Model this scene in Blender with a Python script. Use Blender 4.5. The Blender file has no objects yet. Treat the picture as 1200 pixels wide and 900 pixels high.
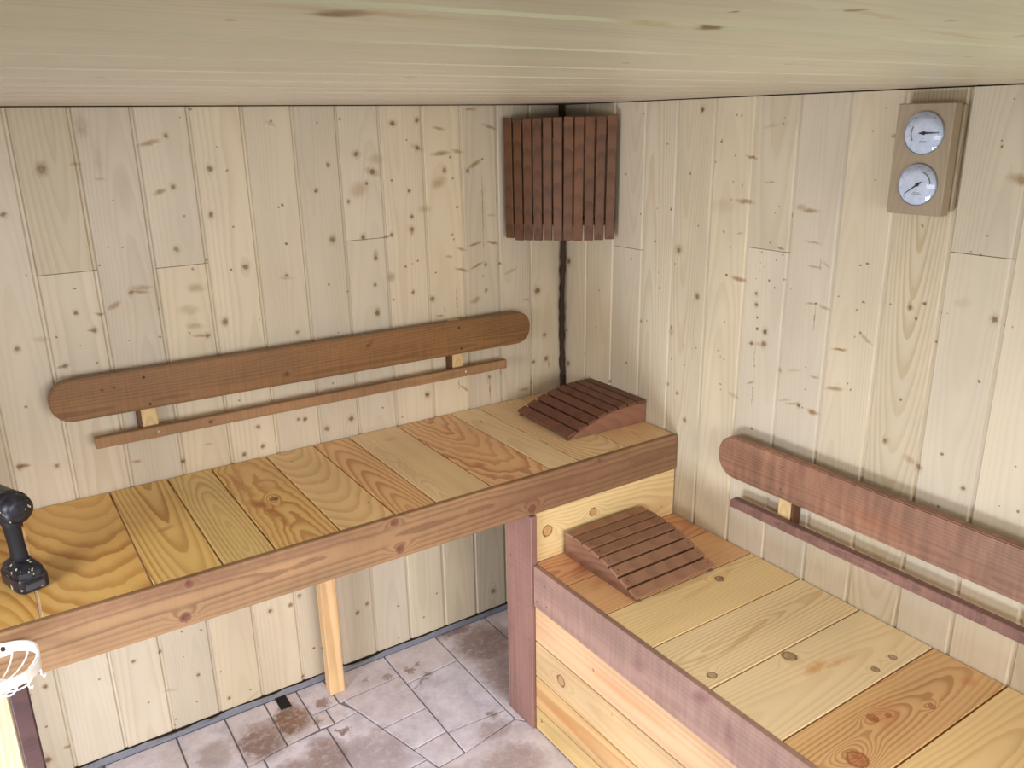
import bpy, bmesh, math, random
from mathutils import Vector, Matrix
random.seed(7)
S = bpy.context.scene
COL = S.collection

# ---------------------------------------------------------------- camera
cam_d = bpy.data.cameras.new('camera'); cam = bpy.data.objects.new('camera', cam_d); COL.objects.link(cam)
YAW, PITCH, ROLL = 0.582110, 0.308135, -0.017502
fw = Vector((math.sin(YAW)*math.cos(PITCH), math.cos(YAW)*math.cos(PITCH), -math.sin(PITCH)))
rt0 = Vector((math.cos(YAW), -math.sin(YAW), 0)); up0 = rt0.cross(fw)
rt = rt0*math.cos(ROLL)+up0*math.sin(ROLL); up = up0*math.cos(ROLL)-rt0*math.sin(ROLL)
cam.matrix_world = Matrix(((rt.x, up.x, -fw.x, -1.81494), (rt.y, up.y, -fw.y, -2.40114), (rt.z, up.z, -fw.z, 1.83914), (0, 0, 0, 1)))
cam_d.sensor_width = 36; cam_d.lens = 962.115/1200*36; cam_d.clip_start = .01
S.camera = cam

# ---------------------------------------------------------------- world and light
W = bpy.data.worlds.new('sky'); S.world = W; W.use_nodes = True
bg = W.node_tree.nodes['Background']; bg.inputs['Color'].default_value = (.80, .90, 1.0, 1); bg.inputs['Strength'].default_value = 1.0

def area(name, loc, aim, sx, sy, power, color):
    l = bpy.data.lights.new(name, 'AREA'); l.shape = 'RECTANGLE'; l.size = sx; l.size_y = sy; l.energy = power; l.color = color
    o = bpy.data.objects.new(name, l); COL.objects.link(o); o.location = loc
    o.rotation_euler = (Vector(aim)-Vector(loc)).to_track_quat('-Z', 'Y').to_euler(); return o
# bright ground outside the side door, soft fill added at the wide opening behind the camera
o = area('side_door_daylight', (-2.80, -1.20, .10), (0, -.65, .70), .7, .55, 39, (.80, .87, 1.0)); o.data.spread = math.radians(128)
o = area('side_door_sky', (-2.85, -1.35, 1.35), (-1.0, -.75, .2), 1.0, .5, 16, (.90, .93, 1.0)); o.data.spread = math.radians(110)
o = area('rear_opening_fill', (-1.1, -3.40, 1.30), (-.9, -.7, .40), 1.7, 1.2, 34, (1.0, .96, .97)); o.data.spread = math.radians(105)
o = area('grass_bounce', (-.6, -3.15, .12), (-.85, -2.15, 1.9), .9, .4, 4.5, (.66, 1.0, .52)); o.data.spread = math.radians(70)
S.view_settings.view_transform = 'Standard'; S.view_settings.look = 'None'
S.view_settings.gamma = 1; S.view_settings.use_curve_mapping = False
S.view_settings.exposure = -0.47

# ---------------------------------------------------------------- node helpers
def srgb(r, g, b):
    f = lambda c: (c/255/12.92) if c/255 <= .04045 else ((c/255+.055)/1.055)**2.4
    return (f(r), f(g), f(b), 1)
class NT:
    def __init__(s, name):
        s.m = bpy.data.materials.new(name); s.m.use_nodes = True; s.t = s.m.node_tree; s.t.nodes.clear()
        s.out = s.n('ShaderNodeOutputMaterial'); s.b = s.n('ShaderNodeBsdfPrincipled')
        s.t.links.new(s.b.outputs[0], s.out.inputs[0])
    def n(s, k): return s.t.nodes.new(k)
    def put(s, sock, v):
        if isinstance(v, bpy.types.NodeSocket): s.t.links.new(v, sock)
        elif v is not None: sock.default_value = v
    def math(s, op, a, b=None, c=None, clamp=False):
        x = s.n('ShaderNodeMath'); x.operation = op; x.use_clamp = clamp
        for i, v in enumerate((a, b, c)): s.put(x.inputs[i], v)
        return x.outputs[0]
    def vec(s, op, a, b=None):
        x = s.n('ShaderNodeVectorMath'); x.operation = op; s.put(x.inputs[0], a); s.put(x.inputs[1], b)
        return x.outputs['Value' if op in ('LENGTH', 'DOT_PRODUCT') else 'Vector']
    def sep(s, v):
        x = s.n('ShaderNodeSeparateXYZ'); s.put(x.inputs[0], v); return x.outputs
    def comb(s, a, b, c):
        x = s.n('ShaderNodeCombineXYZ')
        for i, v in enumerate((a, b, c)): s.put(x.inputs[i], v)
        return x.outputs[0]
    def noise(s, v, scale=1., detail=2., rough=.5):
        x = s.n('ShaderNodeTexNoise'); s.put(x.inputs['Vector'], v); x.inputs['Scale'].default_value = scale
        x.inputs['Detail'].default_value = detail; x.inputs['Roughness'].default_value = rough; return x.outputs[0]
    def smooth(s, v, a, b, lo=0., hi=1.):
        x = s.n('ShaderNodeMapRange'); x.interpolation_type = 'SMOOTHSTEP'
        for i, q in enumerate((v, a, b, lo, hi)): s.put(x.inputs[i], q)
        return x.outputs[0]
    def mix(s, f, a, b, mode='MIX'):
        x = s.n('ShaderNodeMix'); x.data_type = 'RGBA'; x.blend_type = mode
        s.put(x.inputs[0], f); s.put(x.inputs[6], a); s.put(x.inputs[7], b); return x.outputs[2]
    def spot(s, v, cx, cy, rx, ry, ang):
        x = s.n('ShaderNodeMapping'); x.vector_type = 'TEXTURE'; s.put(x.inputs[0], v)
        x.inputs[1].default_value = (cx, cy, 0); x.inputs[2].default_value = (0, 0, ang); x.inputs[3].default_value = (rx, ry, 1)
        return s.vec('LENGTH', x.outputs[0])

def wood(name, light, dark, ring=.010, tilt=.10, h0=.05, y0=0., warp=.008, wscale=(2.5, 7., 7.), contrast=.8, knots=(), smears=(),
         kcol=(70, 42, 22), scol=(150, 112, 66), fiber=.25, mottle=.18, rough=.5, bend=1.0, halo=None, spec=.35, saw=0., sawf=170., per_object=False):
    """Sawn wood in the object's own frame: X runs along the grain, Y across the face, Z is the board's thickness.
    knots: (x, y, radius); smears: (x, y, rx, ry, angle, strength)"""
    s = NT(name); tc = s.n('ShaderNodeTexCoord'); P = tc.outputs['Object']
    seed = Vector((random.uniform(0, 50), random.uniform(0, 50), random.uniform(0, 50)))
    if per_object:
        oi = s.n('ShaderNodeObjectInfo'); rnd = s.math('MULTIPLY', oi.outputs['Random'], 37.)
        Q = s.vec('ADD', P, s.comb(rnd, s.math('MULTIPLY', rnd, 1.7), s.math('MULTIPLY', rnd, .31)))
    else: Q = s.vec('ADD', P, tuple(seed)); rnd = None
    lw = s.math('SUBTRACT', s.noise(s.vec('MULTIPLY', Q, wscale), 1., 2.5, .55), .5)
    px, py, pz = s.sep(P)
    yy = s.math('ADD', py, s.math('MULTIPLY', lw, warp*.6)) 
    yy = s.math('SUBTRACT', yy, y0)
    hh = s.math('ADD', s.math('MULTIPLY_ADD', px, tilt, h0), s.math('MULTIPLY', lw, warp*2.))
    if per_object: hh = s.math('ADD', hh, s.math('MULTIPLY_ADD', oi.outputs['Random'], .12, -.03))
    hh = s.math('ADD', hh, pz)
    r = s.math('SQRT', s.math('MULTIPLY_ADD', yy, yy, s.math('MULTIPLY', hh, hh)))
    wob = s.vec('MULTIPLY', Q, (60, 60, 60)); wn = s.math('SUBTRACT', s.noise(wob, 1., 1.), .5)
    K = S2 = HB = None
    PW = s.vec('ADD', P, s.comb(s.math('MULTIPLY', wn, .008), s.math('MULTIPLY', s.noise(s.vec('MULTIPLY', Q, (110, 110, 60)), 1., 1.), .009), 0.)) if (knots or smears) else None
    for (kx, ky, kr) in knots:
        d = s.spot(PW, kx, ky, kr, kr, 0)
        k = s.smooth(d, .55, 1.35, 1., 0.)
        K = k if K is None else s.math('MAXIMUM', K, k)
        if bend and kr > .0045:
            d2 = s.spot(P, kx, ky, kr*5.0, kr*2.4, 0)
            e = s.math('MULTIPLY', s.smooth(d2, 0., 1., 1., 0.), kr*1.6*bend)
            r = s.math('SUBTRACT', r, e)
        if halo and kr > .004:
            rg = s.math('MULTIPLY', s.smooth(d, .75, 1.02, 0., 1.), s.smooth(d, 1.05, 1.3, 1., 0.))
            HB = rg if HB is None else s.math('MAXIMUM', HB, rg)
    for (sx, sy, rx, ry, ang, st) in smears:
        d = s.spot(PW, sx, sy, rx, ry, ang)
        k = s.smooth(d, .2, 1.25, st, 0.)
        S2 = k if S2 is None else s.math('MAXIMUM', S2, k)
    rr = s.math('DIVIDE', r, ring)
    rr = s.math('ADD', rr, s.math('MULTIPLY', wn, .10))
    fr = s.math('FRACT', rr)
    late = s.math('MULTIPLY', s.smooth(fr, .05, .80, 0., 1.), s.smooth(fr, .90, 1., 1., 0.))
    late = s.math('POWER', late, 2.2)
    band = s.noise(s.comb(s.math('MULTIPLY', rr, .23), seed.x, s.math('MULTIPLY', px, .6)), 1., 1.)
    late = s.math('MULTIPLY', late, s.smooth(band, .25, .7, .35*contrast, contrast))
    fib = s.noise(s.vec('MULTIPLY', Q, (9., 420., 200.)), 1., 2., .6)
    fac = s.math('ADD', late, s.math('MULTIPLY', s.math('SUBTRACT', fib, .5), fiber), clamp=True)
    col = s.mix(fac, srgb(*light), srgb(*dark))
    mt = s.noise(s.vec('MULTIPLY', Q, (3., 9., 5.)), 1., 3.)
    mtv = s.smooth(mt, .25, .75, 1.-mottle, 1.+mottle*.5)
    if per_object: mtv = s.math('MULTIPLY', mtv, s.math('MULTIPLY_ADD', oi.outputs['Random'], .22, .86))
    if saw:
        sw = s.noise(s.vec('MULTIPLY', Q, (sawf, 6., 6.)), 1., 2., .6)
        mtv = s.math('MULTIPLY', mtv, s.smooth(sw, .25, .75, 1.-saw, 1.+saw*.4))
    col = s.mix(1., col, s.comb(mtv, mtv, mtv), 'MULTIPLY')
    if S2 is not None:
        streak = s.smooth(s.noise(s.vec('MULTIPLY', Q, (40., 40., 40.)), 1., 3., .7), .25, .6, .6, 1.)
        col = s.mix(s.math('MULTIPLY', S2, streak), col, srgb(*scol))
    if K is not None:
        kn = s.smooth(wn, -.3, .3, .55, 1.)
        col = s.mix(s.math('MULTIPLY', K, kn), col, srgb(*kcol))
    if HB is not None: col = s.mix(s.math('MULTIPLY', HB, .85), col, srgb(*halo))
    s.put(s.b.inputs['Base Color'], col)
    s.put(s.b.inputs['Roughness'], s.math('MULTIPLY_ADD', fib, .2, rough-.1)); s.b.inputs['Specular IOR Level'].default_value = spec
    bp = s.n('ShaderNodeBump'); bp.inputs['Strength'].default_value = .12; bp.inputs['Distance'].default_value = .0008
    s.put(bp.inputs['Height'], fib); s.put(s.b.inputs['Normal'], bp.outputs[0])
    return s.m
def plain(name, c, rough=.5, metal=0., spec=.5):
    s = NT(name); s.b.inputs['Roughness'].default_value = rough; s.b.inputs['Metallic'].default_value = metal
    s.b.inputs['Specular IOR Level'].default_value = spec
    g = s.n('ShaderNodeTexCoord'); v = s.noise(g.outputs['Object'], 60., 3.)
    k = s.smooth(v, .3, .7, .92, 1.06); s.put(s.b.inputs['Base Color'], s.mix(1., srgb(*c), s.comb(k, k, k), 'MULTIPLY'))
    return s.m

# ---------------------------------------------------------------- object helpers
def link(name, me, parent=None, M=None, mat=None):
    o = bpy.data.objects.new(name, me); COL.objects.link(o)
    if M is not None: o.matrix_world = M
    if parent is not None: o.parent = parent          # every parent stands at the identity or is set with put_under
    if mat is not None and me is not None and not me.materials: me.materials.append(mat)
    return o
def mesh(name, bm, mat, parent=None, M=None, smooth=False):
    bmesh.ops.recalc_face_normals(bm, faces=bm.faces)
    me = bpy.data.meshes.new(name); bm.to_mesh(me); bm.free()
    if smooth:
        for p in me.polygons: p.use_smooth = True
    return link(name, me, parent, M, mat)
def put_under(o, parent):
    """parent without moving: local matrix is taken relative to the parent"""
    Mw = o.matrix_world.copy(); o.parent = parent; o.matrix_parent_inverse = Matrix(); o.matrix_basis = parent_world(parent).inverted() @ Mw
def parent_world(p):
    return p['_mw'] if False else MW[p.name]
MW = {}
def thing(name, label, cat, loc=(0, 0, 0), group=None):
    o = bpy.data.objects.new(name, None); COL.objects.link(o); o.location = loc; o.empty_display_size = .05
    MW[o.name] = Matrix.Translation(loc); o['label'] = label; o['category'] = cat
    if group: o['group'] = group
    return o
def frame(c, lx, lz):
    lx = Vector(lx).normalized(); lz = Vector(lz).normalized(); ly = lz.cross(lx)
    return Matrix(((lx.x, ly.x, lz.x, c[0]), (lx.y, ly.y, lz.y, c[1]), (lx.z, ly.z, lz.z, c[2]), (0, 0, 0, 1)))
def sub(name, bm, mat, parent, M=None, smooth=False):
    """a mesh built in its own frame M (world), hung under parent"""
    o = mesh(name, bm, mat, None, None, smooth); M = M or Matrix()
    o.parent = parent; o.matrix_basis = MW[parent.name].inverted() @ M; MW[o.name] = M.copy()
    return o
def box_bm(L, Wd, T, ch=.002, seg=1):
    bm = bmesh.new(); bmesh.ops.create_cube(bm, size=1); bmesh.ops.scale(bm, vec=(L, Wd, T), verts=bm.verts)
    if ch: bmesh.ops.bevel(bm, geom=bm.edges[:], offset=ch, segments=seg, affect='EDGES', clamp_overlap=True)
    return bm
def prism_bm(pts, T, ch=0., seg=1):
    """outline in the local XY plane, extruded from -T/2 to T/2"""
    bm = bmesh.new(); vs = [bm.verts.new((x, y, -T/2)) for x, y in pts]; f = bm.faces.new(vs)
    e = bmesh.ops.extrude_face_region(bm, geom=[f]); top = [v for v in e['geom'] if isinstance(v, bmesh.types.BMVert)]
    bmesh.ops.translate(bm, vec=(0, 0, T), verts=top)
    bmesh.ops.recalc_face_normals(bm, faces=bm.faces)
    if ch:
        ed = [e for e in bm.edges if abs(e.verts[0].co.z-e.verts[1].co.z) < 1e-6]
        bmesh.ops.bevel(bm, geom=ed, offset=ch, segments=seg, affect='EDGES', clamp_overlap=True)
    return bm
def plank(name, c, lx, lz, L, Wd, T, mat, parent, ch=.002):
    """c is the middle of the board"""
    return sub(name, box_bm(L, Wd, T, ch), mat, parent, frame(c, lx, lz))
def tube_bm(pts, rad, n=8, bm=None, cap=True):
    bm = bm or bmesh.new(); rings = []; pts = [Vector(p) for p in pts]; u = None
    for i, p in enumerate(pts):
        d = (pts[min(i+1, len(pts)-1)]-pts[max(i-1, 0)]).normalized()
        if u is None: u = d.orthogonal().normalized()
        u = (u-d*u.dot(d)).normalized(); v = d.cross(u); r = rad[i] if isinstance(rad, (list, tuple)) else rad
        rings.append([bm.verts.new(p+(u*math.cos(a*2*math.pi/n)+v*math.sin(a*2*math.pi/n))*r) for a in range(n)])
    for a, b in zip(rings, rings[1:]):
        for k in range(n): bm.faces.new((a[k], a[(k+1) % n], b[(k+1) % n], b[k]))
    if cap: bm.faces.new(rings[0][::-1]); bm.faces.new(rings[-1])
    return bm
def lathe_bm(prof, n=32, bm=None):
    """profile (r, z) turned about local Z"""
    bm = bm or bmesh.new(); rings = []
    for r, z in prof:
        rings.append([bm.verts.new((r*math.cos(a*2*math.pi/n), r*math.sin(a*2*math.pi/n), z)) for a in range(n)] if r > 1e-6 else [bm.verts.new((0, 0, z))])
    for a, b in zip(rings, rings[1:]):
        for k in range(n):
            q = [a[k % len(a)], a[(k+1) % len(a)], b[(k+1) % len(b)], b[k % len(b)]]
            q = list(dict.fromkeys(q))
            if len(q) > 2: bm.faces.new(q)
    return bm
def struct(name, bm, mat, label, M=None):
    o = mesh(name, bm, mat); 
    if M is not None: o.matrix_world = M
    MW[o.name] = M.copy() if M is not None else Matrix()
    o['kind'] = 'structure'; o['label'] = label; return o
def slab(x0, x1, y0, y1, z0, z1, bm=None):
    bm = bm or bmesh.new(); r = bmesh.ops.create_cube(bm, size=1)
    for v in r['verts']: v.co = Vector((x0 if v.co.x < 0 else x1, y0 if v.co.y < 0 else y1, z0 if v.co.z < 0 else z1))
    return bm

# ---- knots (u, z, radius) and brown grain smears (u, z, rx, ry, angle, strength) of the two board walls
KNOTS_BACK=[(-1.627,1.748,.010),(-1.727,1.645,.006),(-1.324,1.822,.005),(-1.323,1.689,.006),(-1.337,1.521,.007),(-1.222,1.733,.007),(-1.176,1.725,.004),(-1.196,1.787,.003),(-1.232,1.610,.006),(-1.176,1.571,.003),(-1.155,1.455,.008),(-1.197,1.451,.004),(-1.602,1.447,.003),(-1.704,1.490,.003),(-1.507,1.544,.002),(-1.471,1.539,.003),(-1.252,1.888,.004),(-1.265,1.861,.002),(-1.282,1.867,.002),(-1.305,1.609,.004),(-1.302,1.463,.004),(-1.475,1.663,.002),(-1.260,1.485,.004),(-1.533,1.499,.003),(-1.038,1.855,.004),(-.903,1.849,.003),(-.831,1.857,.004),(-.661,1.843,.007),(-.577,1.852,.006),(-.580,1.769,.007),(-.880,1.729,.005),(-.923,1.657,.005),(-.788,1.756,.007),(-.738,1.703,.008),(-.760,1.669,.005),(-.675,1.674,.004),(-.616,1.639,.005),(-.612,1.558,.005),(-.613,1.518,.007),(-1.028,1.623,.004),(-1.041,1.617,.003),(-.885,1.507,.009),(-1.028,1.511,.004),(-1.037,1.416,.005),(-.746,1.439,.007),(-.784,1.508,.007),(-.686,1.507,.005),(-.340,1.726,.004),(-.399,1.691,.006),(-.486,1.696,.007),(-.464,1.736,.004),(-.456,1.669,.004),(-.444,1.577,.004),(-.644,1.401,.004),(-.617,1.408,.003),(-.599,1.415,.004),(-.908,1.374,.004),(-.848,1.344,.004),(-.621,1.314,.005),(-.534,1.370,.003),(-.340,1.376,.005),(-.350,1.336,.004),(-.279,1.373,.004),(-.339,1.286,.005),(-.823,1.619,.005),(-.616,1.794,.003),(-.466,1.488,.004),(-.461,1.472,.003),(-1.608,1.381,.005),(-1.572,1.329,.006),(-1.611,1.293,.002),(-1.663,1.324,.003),(-1.656,1.244,.006),(-1.580,1.240,.003),(-1.756,1.307,.006),(-1.685,1.365,.002),(-1.763,1.151,.004),(-1.492,1.289,.002),(-1.403,1.365,.002),(-1.414,1.285,.003),(-1.232,1.303,.008),(-1.285,1.270,.006),(-1.332,1.284,.003),(-1.468,1.419,.006),(-1.720,.973,.005),(-1.401,.906,.006),(-1.805,.992,.007),(-1.219,1.059,.004),(-.753,1.264,.008),(-.693,1.298,.004),(-.550,1.282,.007),(-.754,1.354,.005),(-1.021,1.238,.005),(-.890,1.219,.003),(-1.133,1.294,.003),(-.922,1.057,.003),(-.870,.925,.008),(-1.024,.957,.006),(-1.046,.960,.005),(-1.173,.963,.006),(-1.164,.899,.006),(-1.224,.886,.006),(-.796,.876,.003),(-.758,.940,.003),(-.589,.952,.008),(-.688,.891,.004),(-.956,.910,.007),(-.122,1.258,.011),(-.091,1.087,.006),(-.084,.995,.009),(-.141,.992,.005),(-.336,.968,.006),(-1.624,.309,.005),(-1.548,.311,.005),(-1.602,.151,.004),(-1.478,.356,.004),(-1.421,.340,.004),(-1.485,.266,.003),(-1.450,.186,.005),(-1.466,.091,.003),(-1.383,.168,.004),(-1.368,.062,.005),(-1.297,.061,.004),(-1.288,.010,.005),(-1.204,.327,.007),(-1.135,.323,.007),(-1.103,.347,.006),(-1.043,.120,.004),(-1.073,.132,.004),(-1.534,.057,.003),(-1.540,.036,.003),(-1.120,.034,.005),(-.867,.230,.006),(-.906,.208,.006),(-.750,.177,.004),(-.650,.092,.004),(-.755,.045,.004),(-.591,.172,.004),(-.343,.094,.010),(-1.857,.322,.006),(-1.722,.288,.004),(-1.877,.193,.004),(-1.892,.082,.010),(-1.902,.310,.006)]
SMEARS_BACK=[(-1.368,1.804,0.0327,0.0084,.234,.600),(-1.359,1.678,0.0194,0.0076,.294,.700),(-1.549,1.757,0.0194,0.0063,-.040,.400),(-1.522,1.850,0.0169,0.0363,.000,.350),(-1.496,1.766,0.0099,0.0480,.000,.200),(-1.443,1.428,0.0325,0.0087,-.026,.500),(-1.446,1.678,0.0207,0.0662,.000,.180),(-1.499,1.718,0.0150,0.0053,-.049,.300),(-1.300,1.411,0.0290,0.0151,-.121,.400),(-1.627,1.748,0.0187,0.0231,-.043,.500),(-1.324,1.822,0.0107,0.0108,-.022,.400),(-1.222,1.733,0.0142,0.0142,-.042,.350),(-1.233,1.607,0.0115,0.0146,-.073,.350),(-1.337,1.521,0.0123,0.0146,-.095,.400),(-.497,1.749,0.0391,0.0092,.041,.600),(-.509,1.659,0.0341,0.0209,.408,.400),(-.787,1.652,0.0346,0.0258,.423,.350),(-.724,1.740,0.0285,0.0158,-.036,.300),(-.371,1.711,0.0351,0.0086,.487,.600),(-.309,1.827,0.0326,0.0069,-.304,.600),(-.501,1.826,0.0268,0.0052,-.165,.500),(-.434,1.753,0.0237,0.0081,-.253,.500),(-.380,1.449,0.0332,0.0051,.135,.800),(-.308,1.446,0.0307,0.0043,-.236,.700),(-.434,1.367,0.0339,0.0057,-.332,.600),(-.374,1.376,0.0322,0.0054,.366,.700),(-.431,1.436,0.0251,0.0057,-.318,.500),(-.381,1.883,0.0241,0.0052,-.006,.600),(-.564,1.579,0.0272,0.0135,-.068,.300),(-.701,1.502,0.0221,0.0054,.072,.600),(-.235,1.342,0.0337,0.0065,.355,.400),(-.481,1.416,0.0164,0.0057,-.100,.400),(-.309,1.540,0.0215,0.0057,-.073,.300),(-.738,1.703,0.0279,0.0142,-.362,.500),(-.580,1.769,0.0295,0.0092,-.335,.400),(-.661,1.843,0.0180,0.0137,-.014,.400),(-.614,1.515,0.0107,0.0204,.000,.500),(-.788,1.756,0.0193,0.0124,-.033,.400),(-.884,1.511,0.0151,0.0180,-.088,.400),(-.697,1.372,0.0166,0.0193,-.114,.400),(-.745,1.449,0.0117,0.0188,.000,.400),(-.345,1.549,0.0021,0.1618,.000,.950),(-1.040,1.848,0.0203,0.0060,-.535,.300),(-1.038,1.408,0.0261,0.0051,-.114,.350),(-1.552,1.370,0.0144,0.0043,-.139,.700),(-1.515,1.388,0.0230,0.0093,.521,.600),(-1.448,1.417,0.0302,0.0065,-.124,.600),(-1.580,1.330,0.0119,0.0043,-.150,.500),(-1.665,1.244,0.0141,0.0054,.128,.600),(-1.327,1.351,0.0324,0.0171,-.136,.300),(-1.317,1.303,0.0273,0.0115,-.147,.350),(-1.304,1.272,0.0276,0.0058,-.154,.500),(-1.523,.937,0.0157,0.0060,-.145,.600),(-1.326,.944,0.0142,0.0050,-.041,.400),(-1.796,.992,0.0182,0.0067,-.033,.700),(-1.698,1.323,0.0271,0.0079,-.157,.250),(-1.232,1.300,0.0124,0.0147,-.145,.500),(-1.756,1.307,0.0096,0.0094,-.164,.400),(-.385,1.256,0.0256,0.0122,.351,.500),(-.525,1.221,0.0188,0.0037,-.140,.800),(-.170,1.230,0.0179,0.0049,-.129,.500),(-.441,.947,0.0255,0.0048,-.633,.600),(-.187,.893,0.0241,0.0064,-.041,.500),(-.458,1.261,0.0027,0.0562,.000,.800),(-.335,.922,0.0029,0.0513,.000,.700),(-.462,.967,0.0022,0.0248,.000,.700),(-.507,1.239,0.0021,0.0112,.000,.700),(-.150,.918,0.0025,0.0264,.000,.700),(-.073,.972,0.0025,0.0191,.000,.700),(-.283,.984,0.0024,0.0255,.000,.600),(-.753,1.264,0.0114,0.0194,.000,.500),(-.869,.928,0.0133,0.0166,-.213,.400),(-1.538,.166,0.0250,0.0061,-.218,.300),(-1.293,.034,0.0322,0.0072,.456,.200),(-1.837,.102,0.0118,0.0078,-.249,.600)]
KNOTS_RIGHT=[(-.649,1.867,.007),(-.405,1.859,.003),(-.303,1.827,.002),(-.623,1.807,.002),(-.514,1.771,.004),(-.728,1.780,.004),(-.710,1.723,.003),(-.611,1.688,.004),(-.778,1.849,.003),(-.794,1.847,.003),(-.780,1.742,.003),(-.328,1.675,.004),(-.480,1.577,.003),(-.540,1.580,.004),(-.403,1.554,.003),(-.328,1.537,.002),(-.656,1.539,.003),(-.580,1.458,.007),(-.475,1.475,.004),(-.368,1.405,.004),(-.755,1.531,.003),(-.782,1.490,.003),(-.776,1.623,.002),(-.779,1.672,.002),(-.937,1.840,.002),(-.934,1.824,.003),(-.966,1.492,.003),(-.948,1.473,.003),(-.922,1.518,.003),(-.942,1.615,.002),(-.931,1.597,.002),(-.896,1.490,.002),(-.895,1.461,.002),(-.908,1.449,.002),(-.895,1.439,.002),(-.029,1.356,.010),(-.666,1.329,.008),(-.560,1.212,.006),(-.501,1.330,.003),(-.495,1.380,.002),(-.420,1.207,.005),(-.449,1.213,.003),(-.202,1.275,.004),(-.185,1.139,.003),(-.088,1.328,.003),(-.121,1.033,.003),(-.355,1.049,.004),(-.028,.970,.008),(-.019,1.098,.005),(-.267,.959,.004),(-.152,.948,.003),(-.079,.910,.004),(-.673,1.171,.003),(-.570,1.110,.003),(-.557,1.022,.005),(-.601,1.003,.005),(-.640,.923,.007),(-.778,1.080,.003),(-.781,1.062,.003),(-.762,1.181,.003),(-.773,1.163,.003),(-.785,1.158,.003),(-.888,1.373,.005),(-.891,1.342,.005),(-.897,1.308,.003),(-.900,1.275,.004),(-.928,1.272,.007),(-.927,1.235,.008),(-.928,1.417,.003),(-.949,1.399,.003),(-.977,1.424,.003),(-.882,1.414,.002),(-.989,1.408,.002),(-1.000,1.404,.002),(-.775,1.411,.004),(-.988,1.173,.005),(-.884,1.229,.005),(-.901,1.166,.003),(-.907,.977,.004),(-1.060,1.091,.005),(-.627,1.104,.003),(-.708,1.411,.002),(-.566,1.414,.003),(-.780,1.271,.003),(-1.343,1.601,.004),(-1.490,1.593,.002),(-1.459,1.555,.002),(-1.482,1.552,.003),(-1.340,1.411,.005),(-1.374,1.427,.004),(-1.358,1.389,.004),(-1.532,1.418,.007),(-1.219,1.404,.003),(-1.203,1.381,.003),(-1.206,1.312,.003),(-1.220,1.326,.004),(-1.198,1.493,.003),(-1.217,1.499,.003),(-1.131,1.406,.002),(-1.148,1.408,.002),(-1.084,1.378,.004),(-1.274,1.411,.002),(-1.289,1.412,.002),(-1.414,1.411,.002),(-1.428,1.412,.002),(-1.553,1.409,.002),(-1.571,1.409,.002),(-1.411,1.344,.003),(-1.072,1.202,.002),(-1.201,1.189,.003),(-1.210,1.175,.003),(-1.321,1.071,.006),(-1.347,1.186,.004),(-1.413,1.031,.007),(-1.465,1.083,.004),(-1.524,1.018,.005),(-1.626,1.108,.003),(-1.521,1.276,.004),(-1.073,1.087,.003),(-1.076,1.141,.002),(-1.207,1.024,.002),(-1.607,1.007,.002),(-1.647,1.009,.004),(-1.475,.952,.004),(-1.491,1.862,.001),(-1.501,1.868,.002),(-1.491,1.777,.002),(-1.488,1.787,.002),(-1.220,1.858,.002),(-1.193,1.806,.002),(-1.214,1.695,.003)]
SMEARS_RIGHT=[(-.838,1.739,0.0238,0.0042,.175,.700),(-.824,1.621,0.0382,0.0076,.042,.600),(-.905,1.677,0.0196,0.0031,-.115,.500),(-1.013,1.618,0.0183,0.0101,-.071,.400),(-.814,1.533,0.0143,0.0033,-.096,.400),(-.958,1.507,0.0159,0.0038,.176,.600),(-.897,1.820,0.0310,0.0062,-.201,.200),(-.749,1.605,0.0584,0.0222,-.069,.150),(-.814,1.663,0.0014,0.0096,.000,.800),(-.983,1.596,0.0019,0.0092,.000,.800),(-.580,1.461,0.0212,0.0182,-.112,.350),(-.822,1.404,0.0314,0.0071,.136,.600),(-.884,1.229,0.0146,0.0057,-.344,.500),(-.891,1.114,0.0187,0.0040,-.517,.500),(-1.043,1.091,0.0330,0.0045,-.271,.400),(-.832,1.057,0.0267,0.0084,.277,.300),(-1.010,1.093,0.0271,0.0045,-.266,.300),(-.619,1.184,0.0013,0.0775,.000,.450),(-.660,1.205,0.0013,0.0949,.000,.400),(-.898,1.195,0.0018,0.0471,.000,.400),(-.900,1.087,0.0018,0.0544,.000,.500),(-.561,1.198,0.0135,0.0194,.000,.350),(-.913,1.233,0.0351,0.0068,-.208,.300),(-1.038,1.612,0.0358,0.0070,-.002,.600),(-1.056,1.533,0.0268,0.0041,.042,.450),(-1.069,1.472,0.0238,0.0041,.019,.500),(-1.110,1.371,0.0225,0.0055,.303,.400),(-1.067,1.375,0.0184,0.0042,-.167,.500),(-1.166,1.272,0.0260,0.0042,-.168,.800),(-1.238,1.313,0.0228,0.0054,.478,.500),(-1.101,1.182,0.0150,0.0045,-.010,.500),(-1.103,1.481,0.0165,0.0038,.501,.350),(-1.458,1.443,0.0262,0.0133,-.166,.150),(-1.037,1.185,0.0261,0.0055,-.236,.250),(-1.086,1.479,0.0012,0.0179,.000,.700),(-1.084,1.338,0.0015,0.0376,.000,.750),(-1.532,1.418,0.0124,0.0138,-.183,.350),(-1.164,1.166,0.0295,0.0074,-.209,.600),(-1.106,1.084,0.0205,0.0084,.124,.700),(-1.391,1.042,0.0232,0.0111,.323,.350),(-1.322,1.069,0.0136,0.0091,-.310,.300),(-1.248,1.796,0.0105,0.0052,-.003,.500),(-1.539,1.712,0.0300,0.0133,.131,.750)]
H = 1.897; h1 = .8665; h2 = .586; D1 = .62; W2 = .586
X = (1, 0, 0); Y = (0, 1, 0); Z = (0, 0, 1); NX = (-1, 0, 0); NY = (0, -1, 0); NZ = (0, 0, -1)
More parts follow.
